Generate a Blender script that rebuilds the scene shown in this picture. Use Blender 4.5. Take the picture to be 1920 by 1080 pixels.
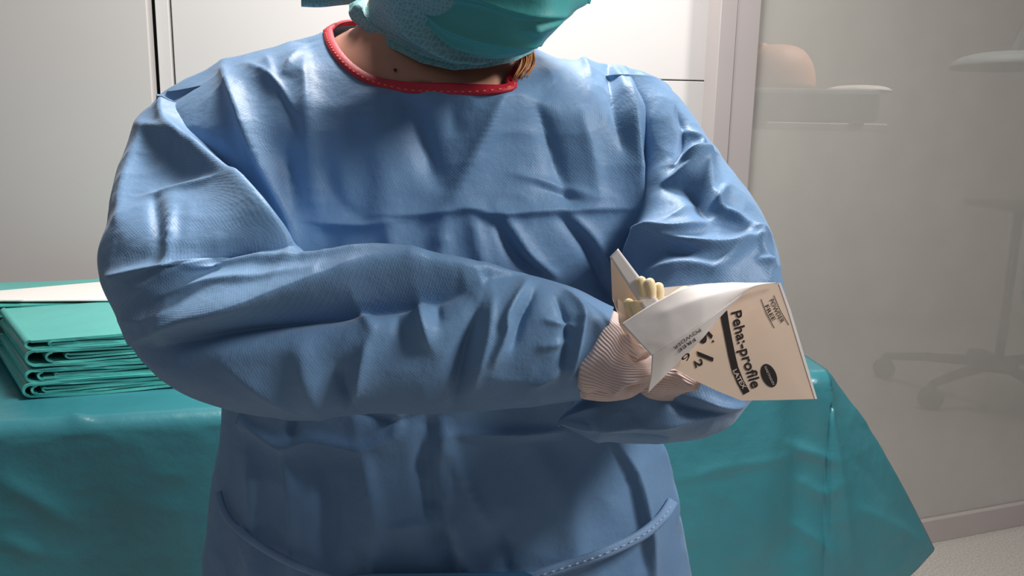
import bpy, bmesh, math, random
import numpy as np
from mathutils import Vector, Matrix

random.seed(4)
for o in list(bpy.data.objects):
    bpy.data.objects.remove(o)
scene = bpy.context.scene
COL = scene.collection

# ------------------------------------------------------------------ camera
FPX, CZ = 1500.0, 1.33
PITCH, ROLL = math.radians(10.8), math.radians(1.1)
_fw = np.array([0, math.cos(PITCH), -math.sin(PITCH)])
_rt0 = np.array([1.0, 0, 0])
_up0 = np.cross(_rt0, _fw)
_rt = _rt0 * math.cos(ROLL) + _up0 * math.sin(ROLL)
_up = _up0 * math.cos(ROLL) - _rt0 * math.sin(ROLL)
EYE = np.array([0, 0, CZ])
cam_data = bpy.data.cameras.new('camera')
cam_data.sensor_width = 36.0
cam_data.lens = FPX / 1920 * 36
cam_data.clip_start = 0.02
cam = bpy.data.objects.new('camera', cam_data)
cam.matrix_world = Matrix(((_rt[0], _up[0], -_fw[0], EYE[0]), (_rt[1], _up[1], -_fw[1], EYE[1]),
                           (_rt[2], _up[2], -_fw[2], EYE[2]), (0, 0, 0, 1)))
COL.objects.link(cam)
scene.camera = cam

# ------------------------------------------------------------------ light
world = bpy.data.worlds.new('world')
scene.world = world
world.use_nodes = True
bg = world.node_tree.nodes['Background']
bg.inputs[0].default_value = (0.93, 0.95, 1.0, 1)
bg.inputs[1].default_value = 0.15


def area_light(name, loc, aim, size, watts, color):
    d = bpy.data.lights.new(name, 'AREA')
    d.shape = 'SQUARE'
    d.size = size
    d.energy = watts
    d.color = color
    o = bpy.data.objects.new(name, d)
    o.location = loc
    o.rotation_euler = (Vector(aim) - Vector(loc)).to_track_quat('-Z', 'Y').to_euler()
    COL.objects.link(o)
    return o


area_light('ceiling_lamp', (-0.05, 1.32, 2.65), (-0.05, 1.25, 1.0), 0.45, 49, (1.0, 0.96, 0.92))
area_light('ceiling_lamp_right', (1.30, 0.20, 2.3), (0.0, 0.9, 1.0), 0.4, 27, (1.0, 0.97, 0.94))
area_light('added_light_back_room', (1.9, 3.5, 2.8), (1.9, 4.4, 0.8), 0.9, 64, (1.0, 0.96, 0.9))  # unseen lamp added to brighten the things beyond the glass
scene.view_settings.view_transform = 'Standard'
scene.view_settings.look = 'None'
scene.view_settings.exposure = 0.0
scene.view_settings.gamma = 1.0
scene.view_settings.use_curve_mapping = False


# ------------------------------------------------------------------ geometry helpers
def ray(px, py):
    return _fw + _rt * ((px - 960) / FPX) - _up * ((py - 540) / FPX)


def W(px, py, Y):                      # the place at distance Y that is seen at a pixel
    d = ray(px, py)
    return EYE + d * (Y / d[1])


def onZ(px, py, z):                    # the place at height z that is seen at a pixel
    d = ray(px, py)
    return EYE + d * ((z - CZ) / d[2])


def onPlane(px, py, p0, n):
    d = ray(px, py)
    return EYE + d * (np.dot(p0 - EYE, n) / np.dot(d, n))


def project(P):
    d = P - EYE
    z = d @ _fw
    return np.stack([960 + FPX * (d @ _rt) / z, 540 - FPX * (d @ _up) / z], -1)


def unit(v):
    v = np.asarray(v, float)
    return v / max(1e-12, np.linalg.norm(v))


def catmull(K, n):
    """K: (k, ...) control rows -> (n, ...) smooth rows"""
    K = np.asarray(K, float)
    k = len(K)
    t = np.linspace(0, k - 1, n)
    i = np.minimum(t.astype(int), k - 2)
    f = (t - i).reshape((-1,) + (1,) * (K.ndim - 1))
    g = lambda j: K[np.clip(j, 0, k - 1)]
    a, b, c, d = g(i - 1), g(i), g(i + 1), g(i + 2)
    return 0.5 * (2 * b + (c - a) * f + (2 * a - 5 * b + 4 * c - d) * f ** 2 + (3 * b - a - 3 * c + d) * f ** 3)


def polyresample(P, n):
    P = np.asarray(P, float)
    s = np.concatenate([[0], np.cumsum(np.linalg.norm(np.diff(P, axis=0), axis=1))])
    t = np.linspace(0, s[-1], n)
    return np.stack([np.interp(t, s, P[:, i]) for i in range(P.shape[1])], -1)


def vnoise(P, seed=0):
    """smooth value noise of (n,3) points, 0..1"""
    P = np.asarray(P, float) + 1000.0
    i = np.floor(P).astype(np.int64)
    f = P - i
    f = f * f * (3 - 2 * f)
    out = 0
    for dx in (0, 1):
        for dy in (0, 1):
            for dz in (0, 1):
                h = ((i[..., 0] + dx) * 73856093) ^ ((i[..., 1] + dy) * 19349663) ^ ((i[..., 2] + dz) * 83492791) ^ (seed * 2654435)
                h = (h ^ (h >> 13)) * 1274126177 & 0x7fffffff
                v = ((h ^ (h >> 16)) & 0xffff) / 65535.0
                w = (f[..., 0] if dx else 1 - f[..., 0]) * (f[..., 1] if dy else 1 - f[..., 1]) * (f[..., 2] if dz else 1 - f[..., 2])
                out = out + v * w
    return out


def grid_normals(G, closed):
    if closed:
        du = np.roll(G, -1, 1) - np.roll(G, 1, 1)
    else:
        du = np.gradient(G, axis=1)
    dv = np.gradient(G, axis=0)
    n = np.cross(du, dv)
    return n / np.maximum(1e-12, np.linalg.norm(n, axis=-1, keepdims=True))


FOLD = 1.75


def folds_height(UV, folds):
    """height in mm of a list of creases: (points, amplitude, width left, width right)"""
    H = np.zeros(len(UV))
    for f in folds:
        pts, amp, wl, wr = f[:4]
        soft = f[4] if len(f) > 4 else 1.0
        pts = np.asarray(pts, float)
        if len(pts) > 2:
            pts = catmull(pts, 5 * len(pts))
        lo = pts.min(0) - 4 * max(wl, wr)
        hi = pts.max(0) + 4 * max(wl, wr)
        idx = np.where(((UV > lo) & (UV < hi)).all(1))[0]
        if not len(idx):
            continue
        Q = UV[idx]
        L = np.concatenate([[0], np.cumsum(np.linalg.norm(np.diff(pts, axis=0), axis=1))])
        best = np.full(len(Q), 1e9)
        sd = np.zeros(len(Q))
        tt = np.zeros(len(Q))
        for a, b, l0, l1 in zip(pts[:-1], pts[1:], L[:-1], L[1:]):
            ab = b - a
            ll = max(1e-9, ab @ ab)
            t = np.clip(((Q - a) @ ab) / ll, 0, 1)
            d = Q - (a + t[:, None] * ab)
            dist = np.linalg.norm(d, axis=1)
            m = dist < best
            best[m] = dist[m]
            sd[m] = np.sign(ab[0] * d[m, 1] - ab[1] * d[m, 0])
            tt[m] = (l0 + t[m] * (l1 - l0)) / L[-1]
        w = np.where(sd < 0, wl, wr) * 0.85          # left of travel as seen in the picture = negative side
        taper = np.sqrt(np.clip(np.sin(np.pi * (0.04 + 0.92 * tt)), 0, 1))
        H[idx] += FOLD * amp * taper * np.exp(-(best / w) ** soft)
    return H


def wrinkle(G, closed, folds, crumple=0.0, cscale=18.0, seed=1, front=True, fine=0.0):
    sh = G.shape
    N = grid_normals(G, closed)
    view = G - EYE
    view /= np.linalg.norm(view, axis=-1, keepdims=True)
    facing = -(N * view).sum(-1)
    N = np.where(facing.mean() < 0 if not closed else False, -N, N)
    if closed:                          # outward for closed lofts
        c = G.mean(1, keepdims=True)
        if ((G - c) * N).sum() < 0:
            N = -N
        facing = -(N * view).sum(-1)
    else:
        facing = np.abs(facing)
    w = np.clip((facing + 0.05) / 0.3, 0, 1)
    UV = project(G.reshape(-1, 3))
    H = folds_height(UV, folds).reshape(sh[:2])
    for _ in range(1):                  # cloth does not turn sharper than this
        Hp = np.pad(H, ((1, 1), (0, 0)), 'edge')
        H = (Hp[:-2] + 2 * H + Hp[2:]) / 4
        Hp = np.pad(H, ((0, 0), (1, 1)), 'wrap' if closed else 'edge')
        H = (Hp[:, :-2] + 2 * H + Hp[:, 2:]) / 4
    H = H * w
    P = G.reshape(-1, 3)
    if crumple:
        a = 1 - np.abs(2 * vnoise(P * cscale, seed) - 1)
        b = 1 - np.abs(2 * vnoise(P * cscale * 2.1, seed + 7) - 1)
        H = H + crumple * ((a ** 1.5 + 0.4 * b ** 1.5) - 0.6).reshape(sh[:2])
    return G + N * (H[..., None] * 0.001)


def new_obj(name, mesh, parent=None):
    o = bpy.data.objects.new(name, mesh)
    COL.objects.link(o)
    if parent is not None:
        o.parent = parent
    return o


def tag(o, label=None, cat=None, group=None, kind=None):
    if label:
        o['label'] = label
    if cat:
        o['category'] = cat
    if group:
        o['group'] = group
    if kind:
        o['kind'] = kind
    return o


def empty(name, loc=(0, 0, 0)):
    o = bpy.data.objects.new(name, None)
    o.empty_display_size = 0.05
    COL.objects.link(o)
    o['base'] = tuple(float(v) for v in loc)
    return o


def mesh_from(name, verts, faces, mat, parent=None, smooth=True, uv=None):
    me = bpy.data.meshes.new(name)
    me.from_pydata([tuple(map(float, v)) for v in verts], [], faces)
    bm = bmesh.new()
    bm.from_mesh(me)
    bmesh.ops.recalc_face_normals(bm, faces=bm.faces)
    bm.to_mesh(me)
    bm.free()
    if uv is not None:
        lay = me.uv_layers.new(name='UVMap')
        vi = np.empty(len(me.loops), int)
        me.loops.foreach_get('vertex_index', vi)
        lay.data.foreach_set('uv', np.asarray(uv, float)[vi].ravel())
    me.materials.append(mat)
    if smooth:
        me.polygons.foreach_set('use_smooth', [True] * len(me.polygons))
    return new_obj(name, me, parent)


def grid_faces(r, c, closed, off=0):
    F = []
    cc = c if closed else c - 1
    for i in range(r - 1):
        for j in range(cc):
            k = (j + 1) % c
            F.append((off + i * c + j, off + i * c + k, off + (i + 1) * c + k, off + (i + 1) * c + j))
    return F


def grid_obj(name, G, closed, mat, parent=None, caps=False, solid=0.0, uvscale=None, smooth=True):
    r, c = G.shape[:2]
    V = G.reshape(-1, 3)
    F = grid_faces(r, c, closed)
    if caps:
        V = np.concatenate([V, G[0].mean(0)[None], G[-1].mean(0)[None]])
        for j in range(c):
            k = (j + 1) % c
            F.append((r * c, k, j))
            F.append((r * c + 1, (r - 1) * c + j, (r - 1) * c + k))
    du = np.concatenate([[0], np.cumsum(np.linalg.norm(np.diff(G.mean(1), axis=0), axis=1))])
    ring = np.linalg.norm(np.diff(np.concatenate([G, G[:, :1]], 1), axis=1), axis=-1).mean(0)
    dv = np.concatenate([[0], np.cumsum(ring)])[:c]
    uv = np.stack(np.broadcast_arrays(dv[None, :], du[:, None]), -1).reshape(-1, 2)
    if caps:
        uv = np.concatenate([uv, uv[:2]])
    o = mesh_from(name, V, F, mat, parent, smooth, uv)
    if solid:
        m = o.modifiers.new('thickness', 'SOLIDIFY')
        m.thickness = solid
        m.offset = -1
    return o


def tube_grid(path, rad, seg=12, flat=1.0, up=(0, 0, 1)):
    path = np.asarray(path, float)
    n = len(path)
    rad = np.broadcast_to(np.asarray(rad, float), (n,))
    T = np.gradient(path, axis=0)
    T /= np.linalg.norm(T, axis=1, keepdims=True)
    a = np.linspace(0, 2 * np.pi, seg, endpoint=False)
    G = np.zeros((n, seg, 3))
    for i in range(n):
        s = np.cross(T[i], up)
        if np.linalg.norm(s) < 1e-3:
            s = np.cross(T[i], (1, 0, 0))
        s = unit(s)
        u = np.cross(s, T[i])
        G[i] = path[i] + rad[i] * (np.cos(a)[:, None] * s + flat * np.sin(a)[:, None] * u)
    return G


def box_verts(c, ex, ey, ez):
    c, ex, ey, ez = map(np.asarray, (c, ex, ey, ez))
    return [c + sx * ex + sy * ey + sz * ez for sz in (-1, 1) for sy in (-1, 1) for sx in (-1, 1)]


BOXF = [(0, 1, 3, 2), (4, 6, 7, 5), (0, 4, 5, 1), (2, 3, 7, 6), (0, 2, 6, 4), (1, 5, 7, 3)]


def box_obj(name, c, ex, ey, ez, mat, parent=None, bevel=0.0):
    o = mesh_from(name, box_verts(c, ex, ey, ez), BOXF, mat, parent, smooth=False)
    if bevel:
        m = o.modifiers.new('bevel', 'BEVEL')
        m.width = bevel
        m.segments = 2
    return o


def join_grids(name, grids, mat, parent=None, caps=True, closed=True):
    V, F = [], []
    for G in grids:
        off = len(V)
        r, c = G.shape[:2]
        V.extend(G.reshape(-1, 3))
        F.extend(grid_faces(r, c, closed, off))
        if caps and closed:
            V.append(G[0].mean(0))
            V.append(G[-1].mean(0))
            for j in range(c):
                k = (j + 1) % c
                F.append((off + r * c, off + k, off + j))
                F.append((off + r * c + 1, off + (r - 1) * c + j, off + (r - 1) * c + k))
    return mesh_from(name, V, F, mat, parent)


# ------------------------------------------------------------------ materials
class NT:
    def __init__(self, name):
        self.m = bpy.data.materials.new(name)
        self.m.use_nodes = True
        self.t = self.m.node_tree
        self.b = self.t.nodes['Principled BSDF']
        self.out = self.t.nodes['Material Output']

    def n(self, kind, **kw):
        x = self.t.nodes.new(kind)
        for k, v in kw.items():
            setattr(x, k, v)
        return x

    def l(self, a, b):
        self.t.links.new(a, b)

    def coord(self, what='Object', scale=(1, 1, 1), rot=(0, 0, 0)):
        tc = self.n('ShaderNodeTexCoord')
        mp = self.n('ShaderNodeMapping')
        mp.inputs['Scale'].default_value = scale
        mp.inputs['Rotation'].default_value = rot
        self.l(tc.outputs[what], mp.inputs[0])
        return mp.outputs[0]

    def bump(self, height, strength, dist, prev=None):
        b = self.n('ShaderNodeBump')
        b.inputs['Strength'].default_value = strength
        b.inputs['Distance'].default_value = dist
        self.l(height, b.inputs['Height'])
        if prev is not None:
            self.l(prev, b.inputs['Normal'])
        return b.outputs[0]


def noise(nt, co, scale, detail=3.0, rough=0.5):
    x = nt.n('ShaderNodeTexNoise')
    x.inputs['Scale'].default_value = scale
    x.inputs['Detail'].default_value = detail
    x.inputs['Roughness'].default_value = rough
    nt.l(co, x.inputs['Vector'])
    return x.outputs[0]


def ramp2(nt, fac, c0, c1, p0=0.3, p1=0.7):
    r = nt.n('ShaderNodeValToRGB')
    r.color_ramp.elements[0].position = p0
    r.color_ramp.elements[1].position = p1
    r.color_ramp.elements[0].color = tuple(c0) + (1,)
    r.color_ramp.elements[1].color = tuple(c1) + (1,)
    nt.l(fac, r.inputs[0])
    return r.outputs[0]


def plain(name, col, rough=0.5, metal=0.0, var=0.08, nscale=6.0, spec=0.5, bump=0.0, bscale=200.0, sheen=0.0):
    nt = NT(name)
    co = nt.coord('Object')
    c0 = [max(0, v * (1 - var)) for v in col]
    c1 = [min(1, v * (1 + var)) for v in col]
    nt.l(ramp2(nt, noise(nt, co, nscale), c0, c1), nt.b.inputs['Base Color'])
    nt.b.inputs['Roughness'].default_value = rough
    nt.b.inputs['Metallic'].default_value = metal
    nt.b.inputs['Specular IOR Level'].default_value = spec
    if bump:
        nt.l(nt.bump(noise(nt, co, bscale, 2), bump, 0.001), nt.b.inputs['Normal'])
    return nt.m


def gown_material():
    nt = NT('blue_nonwoven')
    uv = nt.coord('UV')
    co = nt.coord('Object')
    sep = nt.n('ShaderNodeSeparateXYZ')
    nt.l(uv, sep.inputs[0])

    def wave(sock, k, other=None, q=0.0):
        m = nt.n('ShaderNodeMath', operation='MULTIPLY')
        m.inputs[1].default_value = k
        nt.l(sock, m.inputs[0])
        s = nt.n('ShaderNodeMath', operation='SINE')
        nt.l(m.outputs[0], s.inputs[0])
        return s.outputs[0]
    pr = nt.n('ShaderNodeMath', operation='MULTIPLY')
    nt.l(wave(sep.outputs[0], 2 * math.pi / 0.0026), pr.inputs[0])
    nt.l(wave(sep.outputs[1], 2 * math.pi / 0.0026), pr.inputs[1])
    base = ramp2(nt, noise(nt, co, 7.0, 3), (0.125, 0.24, 0.42), (0.155, 0.29, 0.48))
    mix = nt.n('ShaderNodeMix', data_type='RGBA', blend_type='MULTIPLY')
    mix.inputs['Factor'].default_value = 1.0
    dots = ramp2(nt, pr.outputs[0], (1, 1, 1), (0.80, 0.84, 0.88), 0.45, 0.8)
    nt.l(base, mix.inputs['A'])
    nt.l(dots, mix.inputs['B'])
    nt.l(mix.outputs['Result'], nt.b.inputs['Base Color'])
    nb = nt.bump(noise(nt, co, 28.0, 5, 0.6), 0.35, 0.006)
    nb = nt.bump(pr.outputs[0], 0.14, 0.0004, nb)
    nt.l(nb, nt.b.inputs['Normal'])
    nt.b.inputs['Roughness'].default_value = 0.5
    nt.b.inputs['Specular IOR Level'].default_value = 0.35
    nt.b.inputs['Sheen Weight'].default_value = 0.15
    return nt.m


def cap_material():
    nt = NT('teal_honeycomb_nonwoven')
    uv = nt.coord('UV', (1, 1.0, 1))
    v = nt.n('ShaderNodeTexVoronoi', feature='DISTANCE_TO_EDGE')
    v.inputs['Scale'].default_value = 260.0
    v.inputs['Randomness'].default_value = 0.5
    nt.l(uv, v.inputs['Vector'])
    col = ramp2(nt, v.outputs['Distance'], (0.21, 0.41, 0.43), (0.12, 0.30, 0.34), 0.04, 0.22)
    nt.l(col, nt.b.inputs['Base Color'])
    nt.l(nt.bump(v.outputs['Distance'], 0.4, 0.001), nt.b.inputs['Normal'])
    nt.b.inputs['Roughness'].default_value = 0.6
    return nt.m


def knit_material():
    nt = NT('pink_white_knit')
    uv = nt.coord('UV')
    sep = nt.n('ShaderNodeSeparateXYZ')
    nt.l(uv, sep.inputs[0])
    nz = nt.n('ShaderNodeMath', operation='MULTIPLY')
    nz.inputs[1].default_value = 2 * math.pi / 0.0024
    nt.l(sep.outputs[0], nz.inputs[0])
    s = nt.n('ShaderNodeMath', operation='SINE')
    nt.l(nz.outputs[0], s.inputs[0])
    nt.l(ramp2(nt, s.outputs[0], (0.70, 0.54, 0.51), (0.88, 0.72, 0.68), 0.2, 0.8), nt.b.inputs['Base Color'])
    nt.l(nt.bump(s.outputs[0], 0.6, 0.0007), nt.b.inputs['Normal'])
    nt.b.inputs['Roughness'].default_value = 0.85
    nt.b.inputs['Specular IOR Level'].default_value = 0.2
    return nt.m


def drape_material(name, c0, c1, rough=0.42):
    nt = NT(name)
    co = nt.coord('Object')
    nt.l(ramp2(nt, noise(nt, co, 5.0, 3), c0, c1), nt.b.inputs['Base Color'])
    nb = nt.bump(noise(nt, co, 22.0, 5, 0.6), 0.3, 0.006)
    nt.l(nb, nt.b.inputs['Normal'])
    nt.b.inputs['Roughness'].default_value = rough
    nt.b.inputs['Specular IOR Level'].default_value = 0.8
    return nt.m


def sheer(name, col, transp, rough=0.5, gloss=0.05):
    """thin sheet that lets a part of the light straight through"""
    nt = NT(name)
    co = nt.coord('Object')
    c0 = [v * 0.95 for v in col]
    nt.l(ramp2(nt, noise(nt, co, 9.0, 3), c0, col), nt.b.inputs['Base Color'])
    nt.b.inputs['Roughness'].default_value = rough
    nt.b.inputs['Specular IOR Level'].default_value = gloss * 10
    tr = nt.n('ShaderNodeBsdfTransparent')
    mx = nt.n('ShaderNodeMixShader')
    mx.inputs[0].default_value = transp
    nt.l(nt.b.outputs[0], mx.inputs[1])
    nt.l(tr.outputs[0], mx.inputs[2])
    nt.l(mx.outputs[0], nt.out.inputs[0])
    return nt.m


def floor_material():
    nt = NT('speckled_vinyl')
    co = nt.coord('Object')
    a = ramp2(nt, noise(nt, co, 160.0, 2), (0.40, 0.37, 0.34), (0.56, 0.53, 0.49), 0.35, 0.65)
    nt.l(a, nt.b.inputs['Base Color'])
    nt.b.inputs['Roughness'].default_value = 0.45
    return nt.m


M = {
    'gown': gown_material(), 'cap': cap_material(), 'knit': knit_material(),
    'drape': drape_material('teal_drape', (0.030, 0.185, 0.225), (0.040, 0.22, 0.26), 0.3),
    'pack': drape_material('teal_folded_cloth', (0.075, 0.44, 0.40), (0.095, 0.50, 0.455), 0.3),
    'mask': drape_material('teal_mask', (0.03, 0.30, 0.31), (0.05, 0.36, 0.36), 0.6),
    'red': plain('red_binding', (0.50, 0.012, 0.035), 0.55, var=0.15, nscale=60, bump=0.3),
    'stitch': plain('orange_thread', (0.75, 0.22, 0.08), 0.6),
    'pale_stitch': plain('pale_thread', (0.5, 0.58, 0.68), 0.6),
    'skin': plain('skin', (0.50, 0.25, 0.175), 0.5, var=0.08, nscale=25, spec=0.4),
    'mole': plain('mole', (0.10, 0.035, 0.025), 0.5),
    'hair': plain('red_blond_hair', (0.50, 0.22, 0.085), 0.45, var=0.3, nscale=90),
    'tie': plain('blue_tie', (0.17, 0.29, 0.48), 0.6, var=0.08, nscale=40, bump=0.3, bscale=500),
    'card': plain('blue_card', (0.02, 0.14, 0.30), 0.45),
    'paper': sheer('white_paper', (0.90, 0.84, 0.81), 0.06, 0.6),
    'printed': sheer('printed_paper_glow_tint', (0.84, 0.66, 0.52), 0.22, 0.5),  # base colour carries the warm glow of the glove showing through
    'ink': plain('black_ink', (0.018, 0.012, 0.012), 0.5),
    'paper_ink': plain('light_lettering', (0.62, 0.50, 0.42), 0.6),
    'latex': plain('cream_latex', (0.86, 0.70, 0.42), 0.42, var=0.06, nscale=40),
    'wall': plain('white_panel', (0.67, 0.64, 0.63), 0.45, var=0.02, nscale=2),
    'wall_grey': plain('pale_grey_panel', (0.60, 0.565, 0.55), 0.45, var=0.02, nscale=2),
    'dark': plain('dark_gap', (0.05, 0.045, 0.045), 0.7),
    'alu': plain('satin_aluminium', (0.56, 0.50, 0.49), 0.42, 0.35, var=0.03, nscale=3),
    'glass': sheer('frosted_glass', (0.52, 0.50, 0.465), 0.34, 0.35),
    'floor': floor_material(),
    'sheet': plain('white_sheet', (0.86, 0.82, 0.78), 0.6, var=0.02),
    'steel': plain('steel', (0.38, 0.38, 0.37), 0.3, 0.8, var=0.04),
    'grey_pad': plain('grey_pad', (0.20, 0.23, 0.23), 0.6),
    'peach': plain('peach_plastic', (0.85, 0.42, 0.27), 0.5),
    'caster': plain('dark_caster', (0.05, 0.05, 0.05), 0.6),
    'shoe': plain('white_clog', (0.6, 0.6, 0.6), 0.5),
    'trouser': plain('teal_trousers', (0.03, 0.22, 0.24), 0.7),
    'back_wall': plain('cream_wall', (0.66, 0.60, 0.52), 0.7, var=0.02),
}

# ------------------------------------------------------------------ the room
wa = math.radians(5.0)
WP = np.array([0.60, 2.32, 0])                       # where wall and partition meet
we = np.array([math.cos(wa), math.sin(wa), 0])       # along the panelled wall
wn = np.array([math.sin(wa), -math.cos(wa), 0])      # out of it, into the room
Zv = np.array([0, 0, 1.0])
ga = math.radians(19.5)
ge = np.array([math.cos(ga), math.sin(ga), 0])
gn = np.array([math.sin(ga), -math.cos(ga), 0])


def struct(o):
    o['kind'] = 'structure'
    return o


struct(box_obj('floor', (0.8, 1.6, -0.02), (4.6, 0, 0), (0, 5.6, 0), (0, 0, 0.02), M['floor']))


def wall_u(px, py=120, off=0.0):                      # distance along the wall that is seen at a pixel
    return float(np.dot(onPlane(px, py, WP + wn * off, wn) - WP, we))


u_gap, u_groove, u_end = wall_u(293), wall_u(326), wall_u(1327)
wall = struct(box_obj('wall_back', WP + we * (-1.25) + Zv * 1.4 - wn * 0.06, we * 1.30, wn * 0.03, Zv * 1.4, M['dark']))


def wall_panel(u0, u1, z0, z1, mat, off=0.0):
    c = WP + we * (u0 + u1) / 2 + Zv * (z0 + z1) / 2 + wn * (off - 0.012)
    return box_obj('panel', c, we * (u1 - u0) / 2, wn * 0.016, Zv * (z1 - z0) / 2, mat, wall, 0.002)


z_seam = float(onPlane(1285, 151, WP, wn)[2])
u_mid = wall_u(800)
wall_panel(u_gap + 0.008, u_groove - 0.003, 0.0, 2.8, M['wall'], 0.004)
wall_panel(u_groove + 0.003, u_mid - 0.0015, 0.0, 2.8, M['wall'])
wall_panel(u_mid + 0.0015, u_end, 0.0, z_seam - 0.0015, M['wall'])
wall_panel(u_mid + 0.0015, u_end, z_seam + 0.0015, 2.8, M['wall'])
left = struct(box_obj('door_1', WP + we * (-2.55 + u_gap - 0.004) / 2 + Zv * 1.05 + wn * 0.012,
                      we * (2.55 + u_gap - 0.004) / 2, wn * 0.02, Zv * 1.05, M['wall_grey'], None, 0.003))
left_top = struct(box_obj('trim_1', WP + we * (-2.55 + u_gap - 0.004) / 2 + Zv * 2.46 + wn * 0.012,
                          we * (2.55 + u_gap - 0.004) / 2, wn * 0.02, Zv * 0.34, M['wall_grey'], None, 0.003))

# frosted partition: post, rails, glass
GP = onZ(1747, 1011, 0.0)
GP[2] = 0


def glass_u(px, py, off=0.0):
    return float(np.dot(onPlane(px, py, GP + gn * off, gn) - GP, ge))


g0, g1 = glass_u(1337, 60), glass_u(1414, 60)
part = tag(empty('glass_partition', GP + ge * g0), 'frosted glass partition in a satin aluminium frame right of the white wall', 'partition')
g_end = 2.3


def glass_box(name, u0, u1, z0, z1, t, mat, bevel=0.002, off=0.0):
    return box_obj(name, GP + ge * (u0 + u1) / 2 + Zv * (z0 + z1) / 2 + gn * off, ge * (u1 - u0) / 2, gn * t, Zv * (z1 - z0) / 2, mat, part, bevel)


gs = g0 + (g1 - g0) * 0.42
glass_box('frame_post', g0, gs - 0.002, 0, 2.8, 0.03, M['alu'], off=0.0)
glass_box('frame_post', gs + 0.002, g1, 0.0, 2.8, 0.024, M['alu'], off=0.0)
glass_box('post_groove', gs - 0.003, gs + 0.003, 0.0, 2.8, 0.02, M['alu'], 0)
glass_box('bottom_rail', g1, g_end, 0.0, 0.085, 0.022, M['alu'])
glass_box('top_rail', g1, g_end, 2.5, 2.8, 0.022, M['alu'])
glass_box('glass_pane', g1, g_end, 0.085, 2.5, 0.004, M['glass'], 0)

# room beyond the glass
struct(box_obj('wall_far', (2.6, 6.2, 1.4), (3.2, 0, 0), (0, 0.03, 0), (0, 0, 1.4), M['back_wall']))

# padded table with a rail, beyond the glass
YT = 3.45
ot = tag(empty('treatment_table', W(1480, 240, YT)), 'grey padded table with a steel side rail behind the frosted glass', 'table')
pL, pR = W(1300, 163, YT), W(1655, 172, YT)
zt, zb = W(1500, 165, YT)[2], W(1500, 226, YT)[2]
cx = (pL[0] + pR[0]) / 2
hw = (pR[0] - pL[0]) / 2
box_obj('pad', (cx, YT + 0.3, (zt + zb) / 2), (hw, 0, 0), (0, 0.3, 0), (0, 0, (zt - zb) / 2), M['grey_pad'], ot, 0.02)
zr = W(1500, 237, YT)[2]
box_obj('side_rail', (cx, YT - 0.02, zr), (hw + 0.02, 0, 0), (0, 0.01, 0), (0, 0, 0.016), M['sheet'], ot, 0.004)
for px in (1420, 1600):
    x = W(px, 232, YT)[0]
    box_obj('rail_clamp', (x, YT - 0.03, zr + 0.014), (0.03, 0, 0), (0, 0.012, 0), (0, 0, 0.012), M['steel'], ot, 0.003)
cxl = W(1345, 400, YT)[0]
join_grids('column', [tube_grid([(cxl, YT + 0.3, 0.08), (cxl, YT + 0.3, 0.5), (cxl, YT + 0.3, zb)], [0.12, 0.10, 0.12], 20)], M['grey_pad'], ot)
box_obj('base', (cxl, YT + 0.3, 0.04), (0.18, 0, 0), (0, 0.25, 0), (0, 0, 0.04), M['grey_pad'], ot, 0.02)
a = np.linspace(0, 2 * np.pi, 40, endpoint=False)


def dome(name, c, rx, ry, rz, mat, parent=None, e=0.7, rows=14):
    G = []
    for i in range(rows):
        t = i / (rows - 1) * math.pi / 2
        k, h = max(0.001, math.cos(t)) ** e, math.sin(t) ** 0.9
        G.append(np.stack([c[0] + rx * k * np.cos(a), c[1] + ry * k * np.sin(a), np.full_like(a, c[2] + rz * h)], -1))
    return grid_obj(name, np.array(G), True, mat, parent, caps=True)


pc = W(1455, 156, YT + 0.25)
pb = tag(empty('peach_form', pc), 'pale peach rounded form lying on the padded table behind frosted glass', 'bundle')
dome('body_lobe', (pc[0], YT + 0.25, zt), W(1527, 150, YT + 0.25)[0] - pc[0], 0.16, W(1455, 84, YT + 0.25)[2] - zt, M['peach'], pb)
k = W(1428, 95, YT + 0.25)
dome('top_knob', (k[0], YT + 0.25, k[2] - 0.03), 0.035, 0.035, 0.065, M['peach'], pb)
pw = W(1610, 165, YT + 0.2)
pil = dome('flat_pillow', (pw[0], YT + 0.2, zt), W(1668, 165, YT + 0.2)[0] - pw[0], 0.14, 0.028, M['sheet'])
tag(pil, 'thin white pillow on the end of the padded table behind glass', 'pillow')

# wheeled stand beyond the glass
YS = 3.85
st = tag(empty('wheeled_stand', W(1872, 700, YS)), 'grey wheeled stand with pole and dark casters behind the frosted glass', 'stand')
hub = W(1872, 680, YS)
join_grids('pole', [tube_grid([hub, hub + Zv * 0.3, hub + Zv * 0.75], 0.022, 14)], M['steel'], st)
join_grids('hub', [tube_grid([hub - Zv * 0.03, hub, hub + Zv * 0.04], [0.10, 0.085, 0.03], 20)], M['caster'], st)
foot = W(1835, 665, YS)
join_grids('brake_knob', [tube_grid([foot - Zv * 0.02, foot + Zv * 0.02], [0.06, 0.05], 16)], M['caster'], st)
for i, (px, py) in enumerate(((1655, 692), (1742, 750), (2010, 690), (1960, 770))):
    g = onZ(px, py + 18, 0.0)
    wc = np.array([g[0], g[1], 0.062])
    arm = join_grids('stand_leg', [tube_grid(np.array([hub, hub * 0.4 + np.array([wc[0], wc[1], 0.15]) * 0.6, [wc[0], wc[1], 0.135]]), [0.03, 0.024, 0.02], 10)], M['caster'], st)
    b = unit([wc[1] - hub[1], -(wc[0] - hub[0]), 0])
    join_grids('caster', [tube_grid([wc - b * 0.02, wc + b * 0.02], 0.058, 22),
                          tube_grid([wc + Zv * 0.04, wc + Zv * 0.08], 0.018, 10)], M['caster'], st)
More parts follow.
